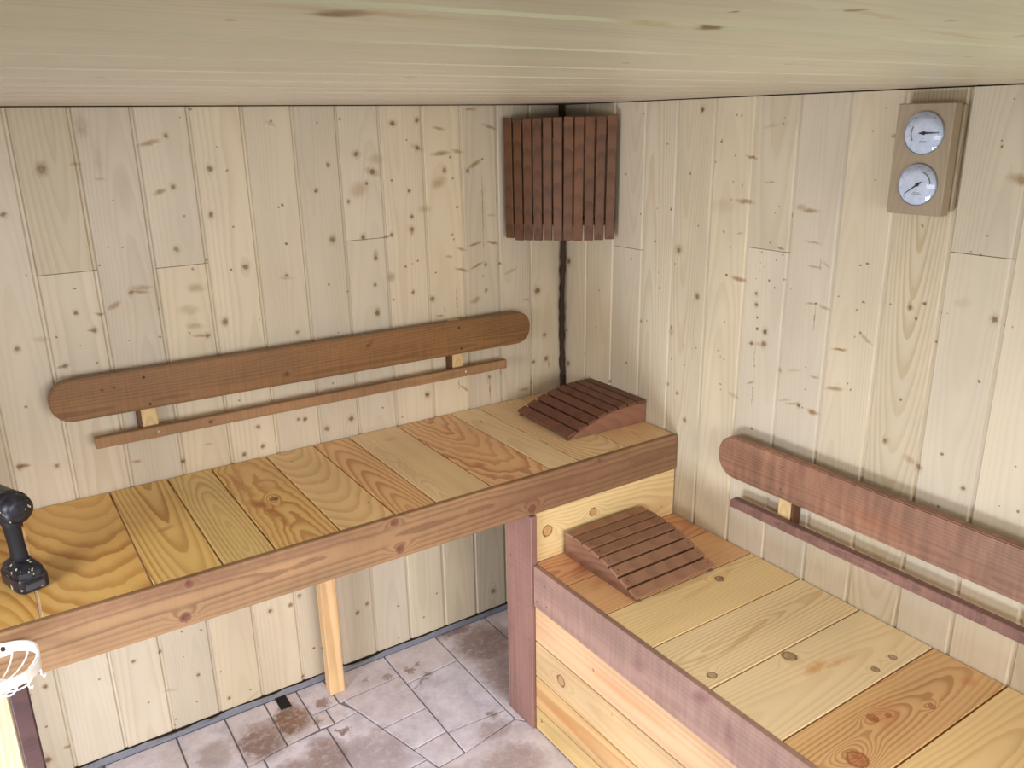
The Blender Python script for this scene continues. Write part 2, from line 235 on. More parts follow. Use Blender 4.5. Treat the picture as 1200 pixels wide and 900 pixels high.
LEFT, FRONT = -2.45, -2.95

# ================================================================ setting
backing = plain('dark_backing', (120, 100, 74), .8)
grout = plain('grey_grout', (138, 134, 140), .9)
wall_back = struct('wall_back', slab(LEFT-.12, .12, .0225, .10, -.02, H+.1), backing, 'pale spruce boarded back wall above the long bench')
wall_right = struct('wall_right', slab(.0225, .10, FRONT-.1, .10, -.02, H+.1), backing, 'pale spruce boarded wall carrying the two round gauges')
wall_left = struct('wall_left', slab(LEFT-.12, LEFT, -.66, .0225, -.02, H+.1), backing, 'short boarded wall beside the side door')
slab_bm = slab(LEFT-.12, LEFT, FRONT-.1, -1.95, -.02, H+.1); slab(LEFT-.12, LEFT, -1.95, -.66, 1.62, H+.1, slab_bm)
wall_side = struct('wall_side', slab_bm, backing, 'boarded wall around the side door opening')
fb = slab(-.35, .10, FRONT-.1, FRONT, -.02, H+.1); slab(LEFT, -.35, FRONT-.1, FRONT, 1.72, H+.1, fb)
wall_front = struct('wall_front', fb, backing, 'boarded wall around the wide opening behind the viewer')
floor = struct('floor', slab(LEFT-.1, .08, FRONT-.05, .08, -.06, -.006), grout, 'grey grouted stone tile floor')
ceiling = struct('ceiling', slab(LEFT-.1, .08, FRONT-.05, .08, H+.015, H+.08), backing, 'pale boarded ceiling just overhead')
ground = struct('ground', slab(-9, 7, -10, 6, -.25, -.10), None, 'grass outside the sauna')
gm = NT('grass_ground'); gtc = gm.n('ShaderNodeTexCoord'); gv = gm.noise(gtc.outputs['Object'], 9., 4.)
gm.put(gm.b.inputs['Base Color'], gm.mix(gv, srgb(70, 95, 45), srgb(130, 150, 85))); gm.b.inputs['Roughness'].default_value = .9
ground.data.materials.append(gm.m)

def board_bm(L, Wd, T=.018, t=.0065, d=.005, c=.0035):
    """tongue-and-groove board: sunk tongue on the -Y side, then a chamfered face; face at z=0"""
    h = Wd/2
    prof = [(-h, -T), (-h, -d), (-h+t, -d), (-h+t+.0015, -.0030), (-h+t+.0045, 0), (h-c, 0), (h-.0005, -c), (h-.0005, -T)]
    bm = bmesh.new(); a = [bm.verts.new((-L/2, y, z)) for y, z in prof]; b = [bm.verts.new((L/2, y, z)) for y, z in prof]
    n = len(prof)
    for i in range(n): bm.faces.new((a[i], a[(i+1) % n], b[(i+1) % n], b[i]))
    bm.faces.new(a[::-1]); bm.faces.new(b); return bm
SPR_L, SPR_D = (205, 191, 166), (186, 167, 135)
def clad_wall(parent, edges, z0, z1, joints, to_world, lz, flip, knots, smears, nm, extra={}):
    for i, (e0, e1) in enumerate(zip(edges, edges[1:])):
        w = e1-e0; uc = (e0+e1)/2
        cuts = [z0]+[j for j in joints.get(i, [])]+[z1]
        for j, (a, b) in enumerate(zip(cuts, cuts[1:])):
            zc = (a+b)/2; L = b-a-.0015
            kk = []; ss = []
            for (u, z, r) in knots:
                if e0-.012 < u < e1+.012 and a-.01 < z < b+.01: kk.append((z-zc, (u-uc)*flip, min(r, .011)))
                if e0-.012 < u < e1+.012 and a-.01 < z < b+.01 and r > .0045: ss.append((z-zc, (u-uc)*flip, r*2.4, r*2.0, 0, .42))
            for (u, z, rx, ry, an, st) in smears:
                if e0-rx < u < e1+rx and a-.05 < z < b+.05 and abs(u-uc) < w/2+.03:
                    # the angle was taken from +u towards +z; the board's X is z and its Y is flip*u
                    c, s_ = math.cos(an), math.sin(an); ss.append((z-zc, (u-uc)*flip, rx, ry, math.atan2(flip*c, s_), min(1, st*1.4)))
            tone = random.uniform(-7, 5); warm = random.uniform(-4, 4)
            kw = dict(ring=random.uniform(.006, .011), tilt=random.uniform(-.05, .05), h0=random.uniform(.05, .12), y0=random.uniform(-.04, .04), contrast=random.uniform(.25, .55), warp=.008)
            kw.update(extra.get((i, j), {}))
            m = wood('spruce_%s' % nm, [c+tone+d for c, d in zip(SPR_L, (warm*.4, 0, -warm))], [c+tone+d for c, d in zip(SPR_D, (warm*.4, 0, -warm))],
                     knots=kk, smears=ss, kcol=(112, 84, 54), scol=(146, 112, 68), fiber=.16, mottle=.07, rough=.42, bend=.5, spec=.4, **kw)
            sub('board', board_bm(L, w), m, parent, frame(to_world(uc, zc), Z, lz))
BX = [-2.449, -2.38, -2.237, -2.097, -1.957, -1.817, -1.677, -1.537, -1.392, -1.252, -1.11, -.967, -.834, -.698, -.552, -.413, -.275, -.144, -.001]
clad_wall(wall_back, BX, .02, H-.002, {6: [1.487], 8: [1.476], 12: [1.50], 17: [1.46]}, lambda u, z: (u, 0, z), NY, -1, KNOTS_BACK, SMEARS_BACK, 'back',
          {(6, 1): dict(contrast=.6, ring=.014, tilt=.09, h0=-.02)})
RY = [-2.945, -2.83, -2.69, -2.55, -2.41, -2.27, -2.13, -1.99, -1.845, -1.70, -1.557, -1.418, -1.276, -1.134, -.992, -.850, -.708, -.562, -.424, -.281, -.139, -.001]
clad_wall(wall_right, RY, .02, H-.002, {10: [1.55], 14: [1.498], 18: [1.44]}, lambda u, z: (0, u, z), NX, 1, KNOTS_RIGHT, SMEARS_RIGHT, 'right',
          {(11, 0): dict(contrast=1.0, ring=.0085, tilt=.085, h0=-.075, y0=.0, warp=.004), (17, 0): dict(contrast=.6, ring=.007, tilt=.02, h0=.06)})
spr_plain = wood('spruce_plain', SPR_L, SPR_D, ring=.009, contrast=.5, per_object=True, fiber=.18, mottle=.1)
for y0, y1 in ((-.66, -.53), (-.53, -.40), (-.40, -.27), (-.27, -.14), (-.14, -.005)):
    sub('board', board_bm(H-.03, y1-y0), spr_plain, wall_left, frame((LEFT+.018, (y0+y1)/2, H/2+.01), Z, X))
# ceiling boards run beside the back wall
CY = [-2.94, -2.72, -2.535, -2.35, -2.165, -1.980, -1.803, -1.608, -1.43, -1.25, -1.07, -.89, -.71, -.53, -.35, -.17, -.001]
CKN = [(-1.623, -1.951, .016), (-1.668, -1.897, .004), (-1.372, -1.984, .011), (-1.368, -2.089, .006), (-1.426, -2.053, .004), (-1.26, -2.083, .004), (-1.1, -2.05, .005), (-.9, -1.9, .004), (-1.2, -1.7, .006), (-.75, -1.55, .006),
       (-1.0, -1.75, .005), (-1.5, -1.7, .005), (-1.3, -1.4, .007), (-.6, -1.7, .006), (-.4, -1.35, .006), (-1.65, -1.3, .006), (-.9, -1.2, .007), (-.3, -.9, .006), (-1.1, -.8, .006), (-.7, -.6, .006)]
CSM = [(-1.60, -1.96, .09, .012, .1, .5), (-1.44, -1.985, .06, .006, .2, .5), (-1.33, -2.08, .05, .006, .2, .5), (-1.15, -2.03, .10, .006, .15, .45), (-.95, -1.75, .12, .007, .1, .5), (-1.25, -1.62, .10, .008, .05, .45), (-.8, -1.45, .14, .009, .08, .5), (-.5, -1.2, .15, .01, .05, .4), (-1.3, -1.1, .15, .01, .05, .35), (-1.55, -1.50, .09, .01, .05, .4)]
for y0, y1 in zip(CY, CY[1:]):
    yc = (y0+y1)/2; xc = (LEFT-.0)/2; ly = -1
    # frame: X along +x, Z down, so Y is -y
    kk = [(x-xc, -(y-yc), r) for x, y, r in CKN if y0-.02 < y < y1+.02]
    ss = [(x-xc, -(y-yc), rx, ry, -an, st) for x, y, rx, ry, an, st in CSM if y0-.02 < y < y1+.02]
    m = wood('spruce_ceiling', (188, 174, 154), (164, 148, 122), ring=.009, tilt=.03, h0=random.uniform(.05, .1), contrast=.4, knots=kk, smears=ss, kcol=(104, 74, 44), scol=(160, 124, 80), fiber=.16, mottle=.08, rough=.38, spec=.45, bend=.5)
    sub('board', board_bm(-LEFT-.004, y1-y0, .018, .0100, .0095, .0025), m, ceiling, frame((xc, yc, H), X, NZ))

# floor tiles
ts = NT('stone_tile'); geo = ts.n('ShaderNodeNewGeometry'); P = geo.outputs['Position']
oi = ts.n('ShaderNodeObjectInfo')
n1 = ts.noise(P, 14., 5., .65); n2 = ts.noise(P, 45., 4., .7); n3 = ts.noise(ts.vec('ADD', P, (7.3, 2.2, 0)), 6., 3., .6)
c = ts.mix(ts.smooth(n1, .3, .7), srgb(190, 185, 198), srgb(228, 224, 236))
c = ts.mix(ts.smooth(oi.outputs['Random'], 0., 1., 0., .45), c, srgb(206, 190, 186))
c = ts.mix(ts.smooth(n2, .35, .75, .0, .45), c, srgb(232, 228, 238))
PW = ts.vec('ADD', P, ts.vec('MULTIPLY', ts.vec('SUBTRACT', ts.comb(n2, n1, .5), (.5, .5, .5)), (.10, .10, 0)))
st = None
for (x, y, rx, ry, a, k) in [(-1.21, -.14, .07, .085, 0, 1.), (-1.32, -.19, .08, .10, 0, .85), (-1.46, -.16, .06, .08, 0, .45), (-1.10, -.13, .025, .03, .5, .8), (-1.145, -.20, .018, .02, 0, .7), (-.47, -.16, .13, .13, .3, .72), (-.50, -.36, .11, .16, 0, .6), (-.53, -.03, .08, .03, 0, .75),
        (-.73, -.72, .12, .10, 0, .55), (-.69, -.56, .07, .05, 0, .5), (-1.05, -.45, .12, .13, 0, .5), (-1.17, -.37, .08, .10, 0, .75), (-1.30, -.38, .12, .07, 0, .7), (-.78, -.14, .012, .03, .3, .8), (-.74, -.13, .014, .014, 0, .7), (-.735, -.19, .016, .014, 0, .7), (-.75, -.215, .014, .012, 0, .7), (-.775, -.22, .013, .013, 0, .7), (-.80, -.23, .012, .012, 0, .6),
        (-.66, -.50, .02, .02, 0, .7), (-1.09, -.28, .012, .035, .9, .8), (-.86, -.13, .018, .016, 0, .6), (-.93, -.10, .016, .016, 0, .5), (-.25, -.3, .12, .16, 0, .5), (-1.0, -.7, .2, .12, 0, .55)]:
    d = ts.spot(PW, x, y, rx, ry, a); e = ts.smooth(d, .55, 1.15, k, 0.); st = e if st is None else ts.math('MAXIMUM', st, e)
brk = ts.smooth(n2, .30, .55, .5, 1.)
c = ts.mix(ts.math('MULTIPLY', st, brk), c, ts.mix(ts.smooth(n3, .3, .7), srgb(104, 76, 62), srgb(142, 112, 96)))
c = ts.mix(ts.smooth(ts.math('MULTIPLY', n1, n3), .30, .42, 0., .35), c, srgb(150, 126, 116))
ts.put(ts.b.inputs['Base Color'], c); ts.put(ts.b.inputs['Roughness'], ts.smooth(n1, .3, .7, .35, .7))
bpn = ts.n('ShaderNodeBump'); bpn.inputs['Strength'].default_value = .25; bpn.inputs['Distance'].default_value = .004; ts.put(bpn.inputs['Height'], n2); ts.put(ts.b.inputs['Normal'], bpn.outputs[0])
def tile(pts, dz=0.):
    cx = sum(p[0] for p in pts)/len(pts); cy = sum(p[1] for p in pts)/len(pts)
    q = []
    for x, y in pts:                                    # pull in for the joint
        d = Vector((cx-x, cy-y)); q.append((x-cx+math.copysign(min(.003, abs(d.x)), d.x), y-cy+math.copysign(min(.003, abs(d.y)), d.y)))
    sub('tile', prism_bm(q, .02, .0008), ts.m, floor, Matrix.Translation((cx, cy, -.010+dz)))
def dl(y): return -1.045+(y+.12)*(-.27)                # the slanted cut beside the light tiles
T_ = [[(-.39, -.36), (0, -.36), (0, -.012), (-.39, -.012)], [(-.39, -.75), (0, -.75), (0, -.36), (-.39, -.36)],
      [(-.61, -.555), (-.575, -.60), (-.575, -.75), (-.39, -.75), (-.39, -.012), (-.61, -.012)],
      [(-.82, -.195), (-.61, -.182), (-.61, -.012), (-.82, -.012)], [(-.82, -.485), (-.61, -.50), (-.61, -.182), (-.82, -.195)], [(-.82, -.595), (-.61, -.555), (-.61, -.50), (-.82, -.485)],
      [(-1.05, -.155), (-.82, -.145), (-.82, -.012), (-1.05, -.012)], [(dl(-.35), -.35), (-.82, -.342), (-.82, -.145), (dl(-.155), -.155)], [(dl(-.49), -.49), (-.82, -.478), (-.82, -.342), (dl(-.35), -.35)],
      [(dl(-.60), -.60), (-.82, -.592), (-.82, -.478), (dl(-.49), -.49)], [(dl(-.9), -.9), (-.575, -.9), (-.575, -.60), (-.61, -.555), (-.82, -.592), (dl(-.60), -.60)],
      [(-1.10, -.24), (dl(-.23), -.23), (-1.05, -.155), (-1.10, -.16)], [(-1.15, -.16), (-1.05, -.155), (-1.05, -.012), (-1.15, -.012)], [(-1.26, -.25), (-1.15, -.235), (-1.15, -.012), (-1.26, -.012)],
      [(-1.15, -.235), (-1.10, -.24), (-1.10, -.16), (-1.15, -.16)],
      [(-1.13, -.56), (dl(-.55), -.55), (dl(-.23), -.23), (-1.13, -.245)], [(-1.13, -.9), (dl(-.9), -.9), (dl(-.55), -.55), (-1.13, -.56)],
      [(-1.39, -.27), (-1.26, -.25), (-1.26, -.012), (-1.39, -.012)], [(-1.54, -.29), (-1.39, -.27), (-1.39, -.012), (-1.54, -.012)], [(-1.75, -.30), (-1.54, -.29), (-1.54, -.012), (-1.75, -.012)],
      [(-1.34, -.60), (-1.13, -.60), (-1.13, -.245), (-1.26, -.25), (-1.34, -.262)], [(-1.55, -.60), (-1.34, -.60), (-1.34, -.262), (-1.55, -.29)], [(-1.76, -.60), (-1.55, -.60), (-1.55, -.29), (-1.76, -.30)]]
for i, t in enumerate(T_): tile(t, random.uniform(-.0012, .0008))
for i in range(4):
    for j in range(3):
        tile([(-2.44+i*.33, -2.9+j*.6), (-2.11+i*.33, -2.9+j*.6), (-2.11+i*.33, -2.3+j*.6), (-2.44+i*.33, -2.3+j*.6)])
for i in range(2): tile([(-2.44+i*.34, -1.1), (-2.10+i*.34, -1.1), (-2.10+i*.34, -.60), (-2.44+i*.34, -.60)]); tile([(-2.44+i*.345, -.60), (-2.10+i*.345, -.60), (-2.10+i*.345, -.012), (-2.44+i*.345, -.012)])
tile([(-1.76, -1.1), (-1.13, -1.1), (-1.13, -.9), (-1.13, -.60), (-1.76, -.60)]); tile([(-1.12, -2.9), (-.575, -2.9), (-.575, -1.7), (-1.12, -1.7)]); tile([(-1.12, -1.7), (-.575, -1.7), (-.575, -.9), (-1.12, -.9)])
sub('notch', slab(-.018, .018, -.035, .035, -.003, .0015), plain('black_notch', (24, 22, 24), .9), floor, Matrix.Translation((-1.205, -.043, .0005)))
membrane = plain('grey_membrane', (120, 122, 132), .6)
bm = bmesh.new(); random.seed(3)
xs = [LEFT+.02+i*(-LEFT-.03)/60 for i in range(61)]
row = [(bm.verts.new((x, -.013, 0)), bm.verts.new((x, -.0105+random.uniform(-.0015, .0015), .006+random.uniform(0, .008))), bm.verts.new((x, -.0045, .012+random.uniform(0, .008))), bm.verts.new((x, .004, 0))) for x in xs]
for a, b in zip(row, row[1:]):
    for k in range(4): bm.faces.new((a[k], a[(k+1) % 4], b[(k+1) % 4], b[k]))
bm.faces.new(row[0][::-1]); bm.faces.new(row[-1])
struct('baseboard_back', bm, membrane, 'bluish grey sealing strip where back wall meets floor tiles')

# ================================================================ upper bench
ub = thing('upper_bench', 'long upper bench of golden pine planks along the back wall', 'bench', (-1.2, -.31, 0))
UF = [-2.39, -2.21, -2.015, -1.823, -1.603, -1.448, -1.323, -1.157, -1.004, -.882, -.706, -.500, -.391, -.205, -.004]
PL = dict(kcol=(92, 62, 38), scol=(176, 106, 58), fiber=.10, mottle=.08, rough=.40, spec=.4)
def pl(name, light, dark, **k): d = dict(PL); d.update(k); return wood(name, light, dark, **d)
GOLD, GOLDD = (238, 192, 112), (196, 132, 56)
YEL, YELD = (232, 200, 132), (196, 154, 86)
PALE, PALED = (238, 208, 158), (204, 164, 110)
ORG, ORGD = (238, 194, 138), (204, 142, 88)
# plank frame: X along +y (from the front edge to the wall), Y is -x;   local x = y+.305, local y = -(x-xc)
UM = {3: pl('pine_wide', GOLD, GOLDD, ring=.0215, tilt=-.27, h0=.175, y0=-.040, warp=.014, wscale=(6, 11, 11), contrast=1.0),
      4: pl('pine_golden', (238, 200, 122), (186, 128, 58), ring=.011, tilt=-.055, h0=.032, y0=-.018, contrast=1.0, warp=.006, smears=[(-.03, -.0, .015, .03, .4, .5)]),
      5: pl('pine_yellow', YEL, YELD, ring=.010, tilt=.10, h0=.004, y0=-.005, contrast=.8, warp=.012, wscale=(5, 7, 7)),
      6: pl('pine_knotty', (230, 190, 120), (186, 128, 68), ring=.013, tilt=.08, h0=.05, y0=-.01, contrast=.9, warp=.022, wscale=(7, 9, 9), knots=[(-.02, .0, .010)], halo=(60, 30, 14), smears=[(-.03, .045, .05, .022, .4, 1.0), (-.10, .03, .06, .014, .2, .9), (-.17, .022, .05, .010, .15, .6), (.13, .05, .10, .014, .0, .7)], bend=1.6),
      7: pl('pine_pale_orange', (240, 204, 146), (206, 152, 92), ring=.013, tilt=-.20, h0=.10, y0=.012, contrast=.75, warp=.014, knots=[(.21, .03, .0035), (-.19, -.045, .003)]),
      8: pl('pine_orange', ORG, ORGD, ring=.0105, tilt=.11, h0=.038, y0=.012, contrast=.9, warp=.007),
      9: pl('pine_pale', (240, 210, 162), (212, 172, 120), ring=.007, tilt=.03, h0=.02, y0=.05, contrast=.6, warp=.020, wscale=(7, 5, 5), smears=[(.20, -.01, .02, .03, 0, .3)]),
      10: pl('pine_flame', (238, 192, 140), (186, 120, 78), ring=.020, tilt=-.23, h0=.085, y0=-.015, warp=.030, wscale=(8, 14, 14), contrast=1.0),
      11: pl('pine_creamy', (242, 214, 168), (220, 182, 130), ring=.008, tilt=.03, h0=.1, y0=.02, contrast=.45, smears=[(.17, .012, .022, .004, -.35, 1.)]),
      12: pl('pine_striped', (240, 208, 160), (200, 154, 106), ring=.011, tilt=-.22, h0=.04, y0=-.04, contrast=.8, warp=.014),
      13: pl('pine_end', (230, 192, 142), (198, 152, 104), ring=.010, tilt=.06, h0=.04, contrast=.6)}
UM[0] = UM[1] = UM[4]; UM[2] = pl('pine_left', (230, 184, 104), (190, 130, 58), ring=.014, tilt=.2, h0=.12, contrast=.9)
PT = .024
for i, (a, b) in enumerate(zip(UF, UF[1:])):
    plank('plank', ((a+b)/2, -.303, h1-PT/2-.0005), Y, Z, .596, b-a-.0045, PT, UM[i], ub, .0013)
fm = wood('fascia_brown', (158, 122, 86), (110, 80, 56), ring=.013, tilt=.012, h0=.012, y0=.01, warp=.022, wscale=(2.2, 8, 8), contrast=.75, knots=[(-1.523+1.17, -.050+.02, .011), (-.335, .051, .008), (.19, -.03, .011), (.18, .05, .010), (.616, -.035, .012), (.865, .054, .006)],
          kcol=(98, 52, 42), scol=(120, 84, 62), smears=[(-.05, .02, .05, .005, .05, .6), (.70, .035, .04, .006, .1, .6), (.35, .01, .10, .008, .05, .5), (.80, 0, .62, .10, 0, .62), (-.3, .05, .6, .022, 0, .7)], fiber=.3, mottle=.22, rough=.5, bend=1.4, saw=.05, halo=(112, 70, 52))
# fascia: top edge eased, right end rounded at its upper corner
fz = .121; L = 2.385
pts = [(-L/2, -fz/2), (L/2, -fz/2), (L/2, fz/2-.010), (L/2-.003, fz/2-.003), (L/2-.010, fz/2), (-L/2, fz/2)]
sub('fascia', prism_bm(pts, .017, .002), fm, ub, frame((-.003-L/2, -D1+.0085, h1+.001-fz/2), X, NY))
# supporting leg under the bench, close to the wall
legm = wood('leg_pine', (228, 192, 142), (200, 150, 96), ring=.014, tilt=.01, h0=.03, contrast=.7, y0=.02, fiber=.15)
plank('leg', (-1.034, -.085, .4215), Z, NY, .843, .052, .046, legm, ub, .003)
plank('bearer', (-1.2, -.027, h1-PT-.022), X, NY, 2.36, .04, .03, legm, ub)
redm = wood('post_brown', (146, 108, 96), (116, 82, 73), ring=.010, tilt=.01, h0=.02, contrast=.5, y0=.03, saw=.10, knots=[(.2, .05, .003), (-.05, -.05, .003)], kcol=(60, 36, 26))
# right post: a board on edge, wide face towards the side door
plank('post', (-W2+.006, -.560, .373), Z, NX, .744, .138, .022, redm, ub, .002)
# riser board between the two benches
rm = wood('riser_pine', (228, 200, 146), (204, 166, 106), ring=.013, tilt=.13, h0=.02, y0=-.02, warp=.018, wscale=(4, 9, 9), contrast=.6, knots=[(-.237, .018, .0165), (-.062, .030, .0125), (.23, -.036, .004)], kcol=(190, 142, 86), halo=(112, 74, 40), bend=1.3, fiber=.1, mottle=.08)
plank('riser', (-.286, -.607, .663), X, NY, .562, .170, .018, rm, ub, .0015)
# dark support and pine panel at the bench's left end
plank('post', (-1.892, -.595, .373), Z, NY, .744, .036, .03, wood('post_dark', (84, 58, 54), (58, 40, 40), ring=.01, contrast=.5, saw=.15), ub, .003)
plank('side_panel', (-1.966, -.600, .373), Z, NY, .744, .11, .02, wood('panel_pine', (190, 172, 140), (170, 144, 104), ring=.012, h0=.05, y0=-.2, contrast=.6), ub, .003)

# ================================================================ lower bench
lb = thing('lower_bench', 'lower bench of pale wide pine planks under the right wall', 'bench', (-.29, -1.5, 0))
LS = [-.6175, -.774, -.947, -1.126, -1.318, -1.521, -1.698, -1.885, -2.07, -2.26, -2.45]
# plank frame: X along +x, Y is +y;  local x = x+.286, local y = y-yc
LM = [pl('plank_reddish', (216, 162, 118), (172, 108, 72), ring=.014, tilt=.1, h0=.04, contrast=.7, smears=[(-.17, -.02, .08, .03, .5, .6)], scol=(150, 76, 44)),
      pl('plank_amber', (222, 174, 124), (196, 138, 90), ring=.010, tilt=.04, h0=.05, contrast=.5, smears=[(-.2, .05, .05, .02, .3, .35)]),
      pl('plank_cream_knot', (240, 212, 156), (216, 174, 108), ring=.0085, tilt=-.03, h0=.05, y0=.09, warp=.010, contrast=.6, knots=[(.096, .045, .0125), (.104, .047, .006)], kcol=(140, 102, 66), halo=(70, 46, 30), smears=[(0, .035, .12, .012, .1, .4), (.12, .055, .08, .015, .3, .35)], scol=(206, 158, 84)),
      pl('plank_swirl', (240, 216, 168), (204, 168, 116), ring=.0105, tilt=.075, h0=-.006, y0=.015, warp=.020, wscale=(4, 9, 9), contrast=.75, knots=[(-.242, -.058, .0105)], kcol=(136, 112, 84), halo=(90, 70, 50), smears=[(-.06, .0, .16, .010, .16, .5), (-.215, .0, .03, .014, .2, .25)], scol=(190, 146, 82)),
      pl('plank_pale', (242, 218, 172), (222, 188, 132), ring=.009, tilt=.05, h0=.06, y0=-.02, warp=.010, contrast=.45, knots=[(-.034, .082, .016), (.166, -.063, .0085), (.091, -.067, .009)], kcol=(140, 110, 80), halo=(96, 70, 48), smears=[(-.02, .018, .045, .018, .1, .8), (.04, .0, .07, .010, -.1, .6)], scol=(214, 158, 92)),
      pl('plank_orange', (222, 180, 124), (184, 130, 80), ring=.0105, tilt=.14, h0=.012, y0=0., warp=.016, wscale=(5, 9, 9), contrast=.85, knots=[(-.064, .027, .011), (-.200, -.028, .020), (.075, -.026, .0075), (-.03, .012, .006)], kcol=(166, 96, 56), halo=(150, 84, 44), smears=[(.227, -.025, .025, .02, 0, .5), (-.03, .015, .06, .04, .3, .4)], scol=(196, 118, 76), bend=1.6),
      pl('plank_cream', (238, 206, 148), (212, 170, 108), ring=.012, tilt=.05, h0=.03, warp=.018, contrast=.6)]
for i, (a, b) in enumerate(zip(LS, LS[1:])):
    plank('plank', (-.286, (a+b)/2, h2-PT/2-.0005), X, Z, .564, a-b-.005, PT, LM[i] if i < 7 else LM[(i*2) % 4+2], lb, .0010)
lfm = wood('fascia_purplish', (160, 126, 111), (128, 95, 83), ring=.011, tilt=.008, h0=.02, y0=.03, warp=.010, contrast=.45, saw=.14, sawf=70., fiber=.3, mottle=.2, knots=[(.85, .042, .003), (.86, -.02, .003)], kcol=(62, 36, 28),
           smears=[(.24, -.04, .04, .02, .5, .6), (.155, .0, .02, .04, .2, .5), (.45, .0, .04, .02, .4, .35)], scol=(112, 68, 66))
sub('fascia', box_bm(1.83, .136, .017, .002), lfm, lb, frame((-W2+.0085, -.632-.915, h2+.001-.068), Y, NX))
CZ = [.451, .327, .201, .087, .003]
CM = [wood('cladding_pink', (208, 170, 130), (190, 136, 94), ring=.015, tilt=.01, h0=.02, y0=.02, contrast=.6, knots=[(.63, .0, .004)], smears=[(.5, 0, .2, .02, .03, .5)], scol=(204, 136, 86), fiber=.12),
      wood('cladding_knot', (206, 174, 128), (188, 146, 96), ring=.012, tilt=.03, h0=.03, contrast=.5, knots=[(.78, .005, .016), (.55, -.03, .004)], kcol=(176, 134, 90), halo=(92, 60, 36), fiber=.12),
      wood('cladding_amber', (204, 166, 114), (176, 124, 74), ring=.014, tilt=.02, h0=.04, contrast=.6, smears=[(.75, .01, .25, .02, .05, .5)], scol=(196, 128, 68), fiber=.12),
      wood('cladding_yellow', (204, 174, 116), (182, 140, 86), ring=.012, tilt=.02, h0=.03, contrast=.5, knots=[(.88, .0, .005)], fiber=.12)]
for (a, b), m in zip(zip(CZ, CZ[1:]), CM):
    plank('cladding_board', (-W2+.014, -.632-.91, (a+b)/2), Y, NX, 1.82, a-b-.0035, .018, m, lb, .002)
plank('end_frame', (-.29, -2.455, .28), X, NY, .55, .55, .02, CM[3], lb)
dot = plain('dark_screw', (60, 40, 30), .4, .3)
steel = plain('bright_screw', (190, 186, 178), .3, .8)
def screw(parent, M, r=.0035, mat=None): return sub('screw', lathe_bm([(0, .0012), (r*.5, .0012), (r, .0004), (r, -.002), (0, -.002)], 10), mat or dot, parent, M)
for p in ((-.586, -.655, .552), (-.586, -.650, .475)): screw(lb, frame((p[0], p[1], p[2]), Y, NX), .003)

# ================================================================ backrests
railm = wood('rail_brown', (140, 100, 60), (92, 62, 36), ring=.0075, tilt=.006, h0=.010, y0=-.035, warp=.014, wscale=(1.6, 8, 8), contrast=.6, saw=.14, fiber=.35, mottle=.16, knots=[(-.13, -.02, .006), (-.63, .022, .004), (-.60, .024, .004), (.135, .030, .003)], kcol=(84, 46, 22), halo=(96, 54, 28), smears=[(.14, .03, .02, .006, .8, .7)], scol=(92, 56, 28), rough=.45)
railr = wood('rail_red', (154, 112, 88), (108, 72, 54), ring=.0075, tilt=.006, h0=.014, y0=-.03, warp=.010, contrast=.5, saw=.28, sawf=38., fiber=.4, mottle=.22, smears=[(-.20, -.01, .10, .03, 0, .3), (.5, .0, .06, .03, 0, .3)], scol=(150, 84, 40), rough=.45)
barm = wood('bar_brown', (160, 122, 84), (118, 84, 56), ring=.012, tilt=.01, h0=.02, contrast=.6, fiber=.3, mottle=.2, saw=.14, knots=[(-.36, .004, .006)], kcol=(90, 44, 30))
barr = wood('bar_dark', (140, 102, 90), (98, 66, 58), ring=.010, tilt=.12, h0=.02, contrast=.6, fiber=.3, mottle=.2, saw=.2)
spacem = wood('spacer_pine', (216, 186, 134), (176, 136, 84), ring=.006, contrast=.8, h0=.02)
shadingm = wood('spacer_shading_dark', (96, 62, 40), (62, 38, 26), ring=.006, contrast=.5)  # dark brown that stands in for shade on the spacers' sides
def stadium(L, Wd, r, n=9):
    pts = []
    for cx, cy, a0 in ((L/2-r, Wd/2-r, 0), (-L/2+r, Wd/2-r, 90), (-L/2+r, -Wd/2+r, 180), (L/2-r, -Wd/2+r, 270)):
        for k in range(n+1):
            a = math.radians(a0+90*k/n); pts.append((cx+r*math.cos(a), cy+r*math.sin(a)))
    out = []
    for p in pts:
        if not out or (Vector(p)-Vector(out[-1])).length > 1e-4: out.append(p)
    return out
br = thing('backrest', 'brown backrest rail with rounded ends on the back wall over the upper bench', 'backrest', (-.95, 0, 1.09))
tiltv = Vector((1.5, 0, -.014)).normalized()
sub('rail', prism_bm(stadium(1.515, .113, .054), .028, .003, 2), railm, br, frame((-.952, -.050, 1.156), tiltv, NY))
sub('bar', box_bm(1.325, .031, .022, .002), barm, br, frame((-.957, -.051, 1.030), Vector((1.5, 0, -.008)), NY))
for x in (-1.472, -.478):
    plank('spacer', (x, -.0185, 1.105), Z, NY, .20, .042, .035, spacem, br, .002)
    plank('spacer_shading', (x-.0255, -.0185, 1.105), Z, NY, .185, .008, .033, shadingm, br, .001)  # added dark strip imitates the spacer's shaded left face
for x, z in ((-1.476, 1.196), (-1.470, 1.118), (-.486, 1.187), (-.480, 1.113)): screw(br, frame((x, -.0642, z), X, NY), .004)
for x in (-1.458, -.462): screw(br, frame((x, -.0622, 1.030-x*.0053-.005), X, NY), .004, steel)
b2 = thing('backrest', 'reddish brown backrest rail on the right wall over the lower bench', 'backrest', (0, -1.6, .79))
sub('rail', prism_bm(stadium(1.45, .126, .058), .028, .003, 2), railr, b2, frame((-.050, -.849-.725, .897), NY, NX))
sub('bar', prism_bm([(-.69, -.015), (.69, -.015), (.69, .015), (-.678, .015), (-.688, .006)], .024, .002), barr, b2, frame((-.048, -.900-.69, .754), NY, NX))
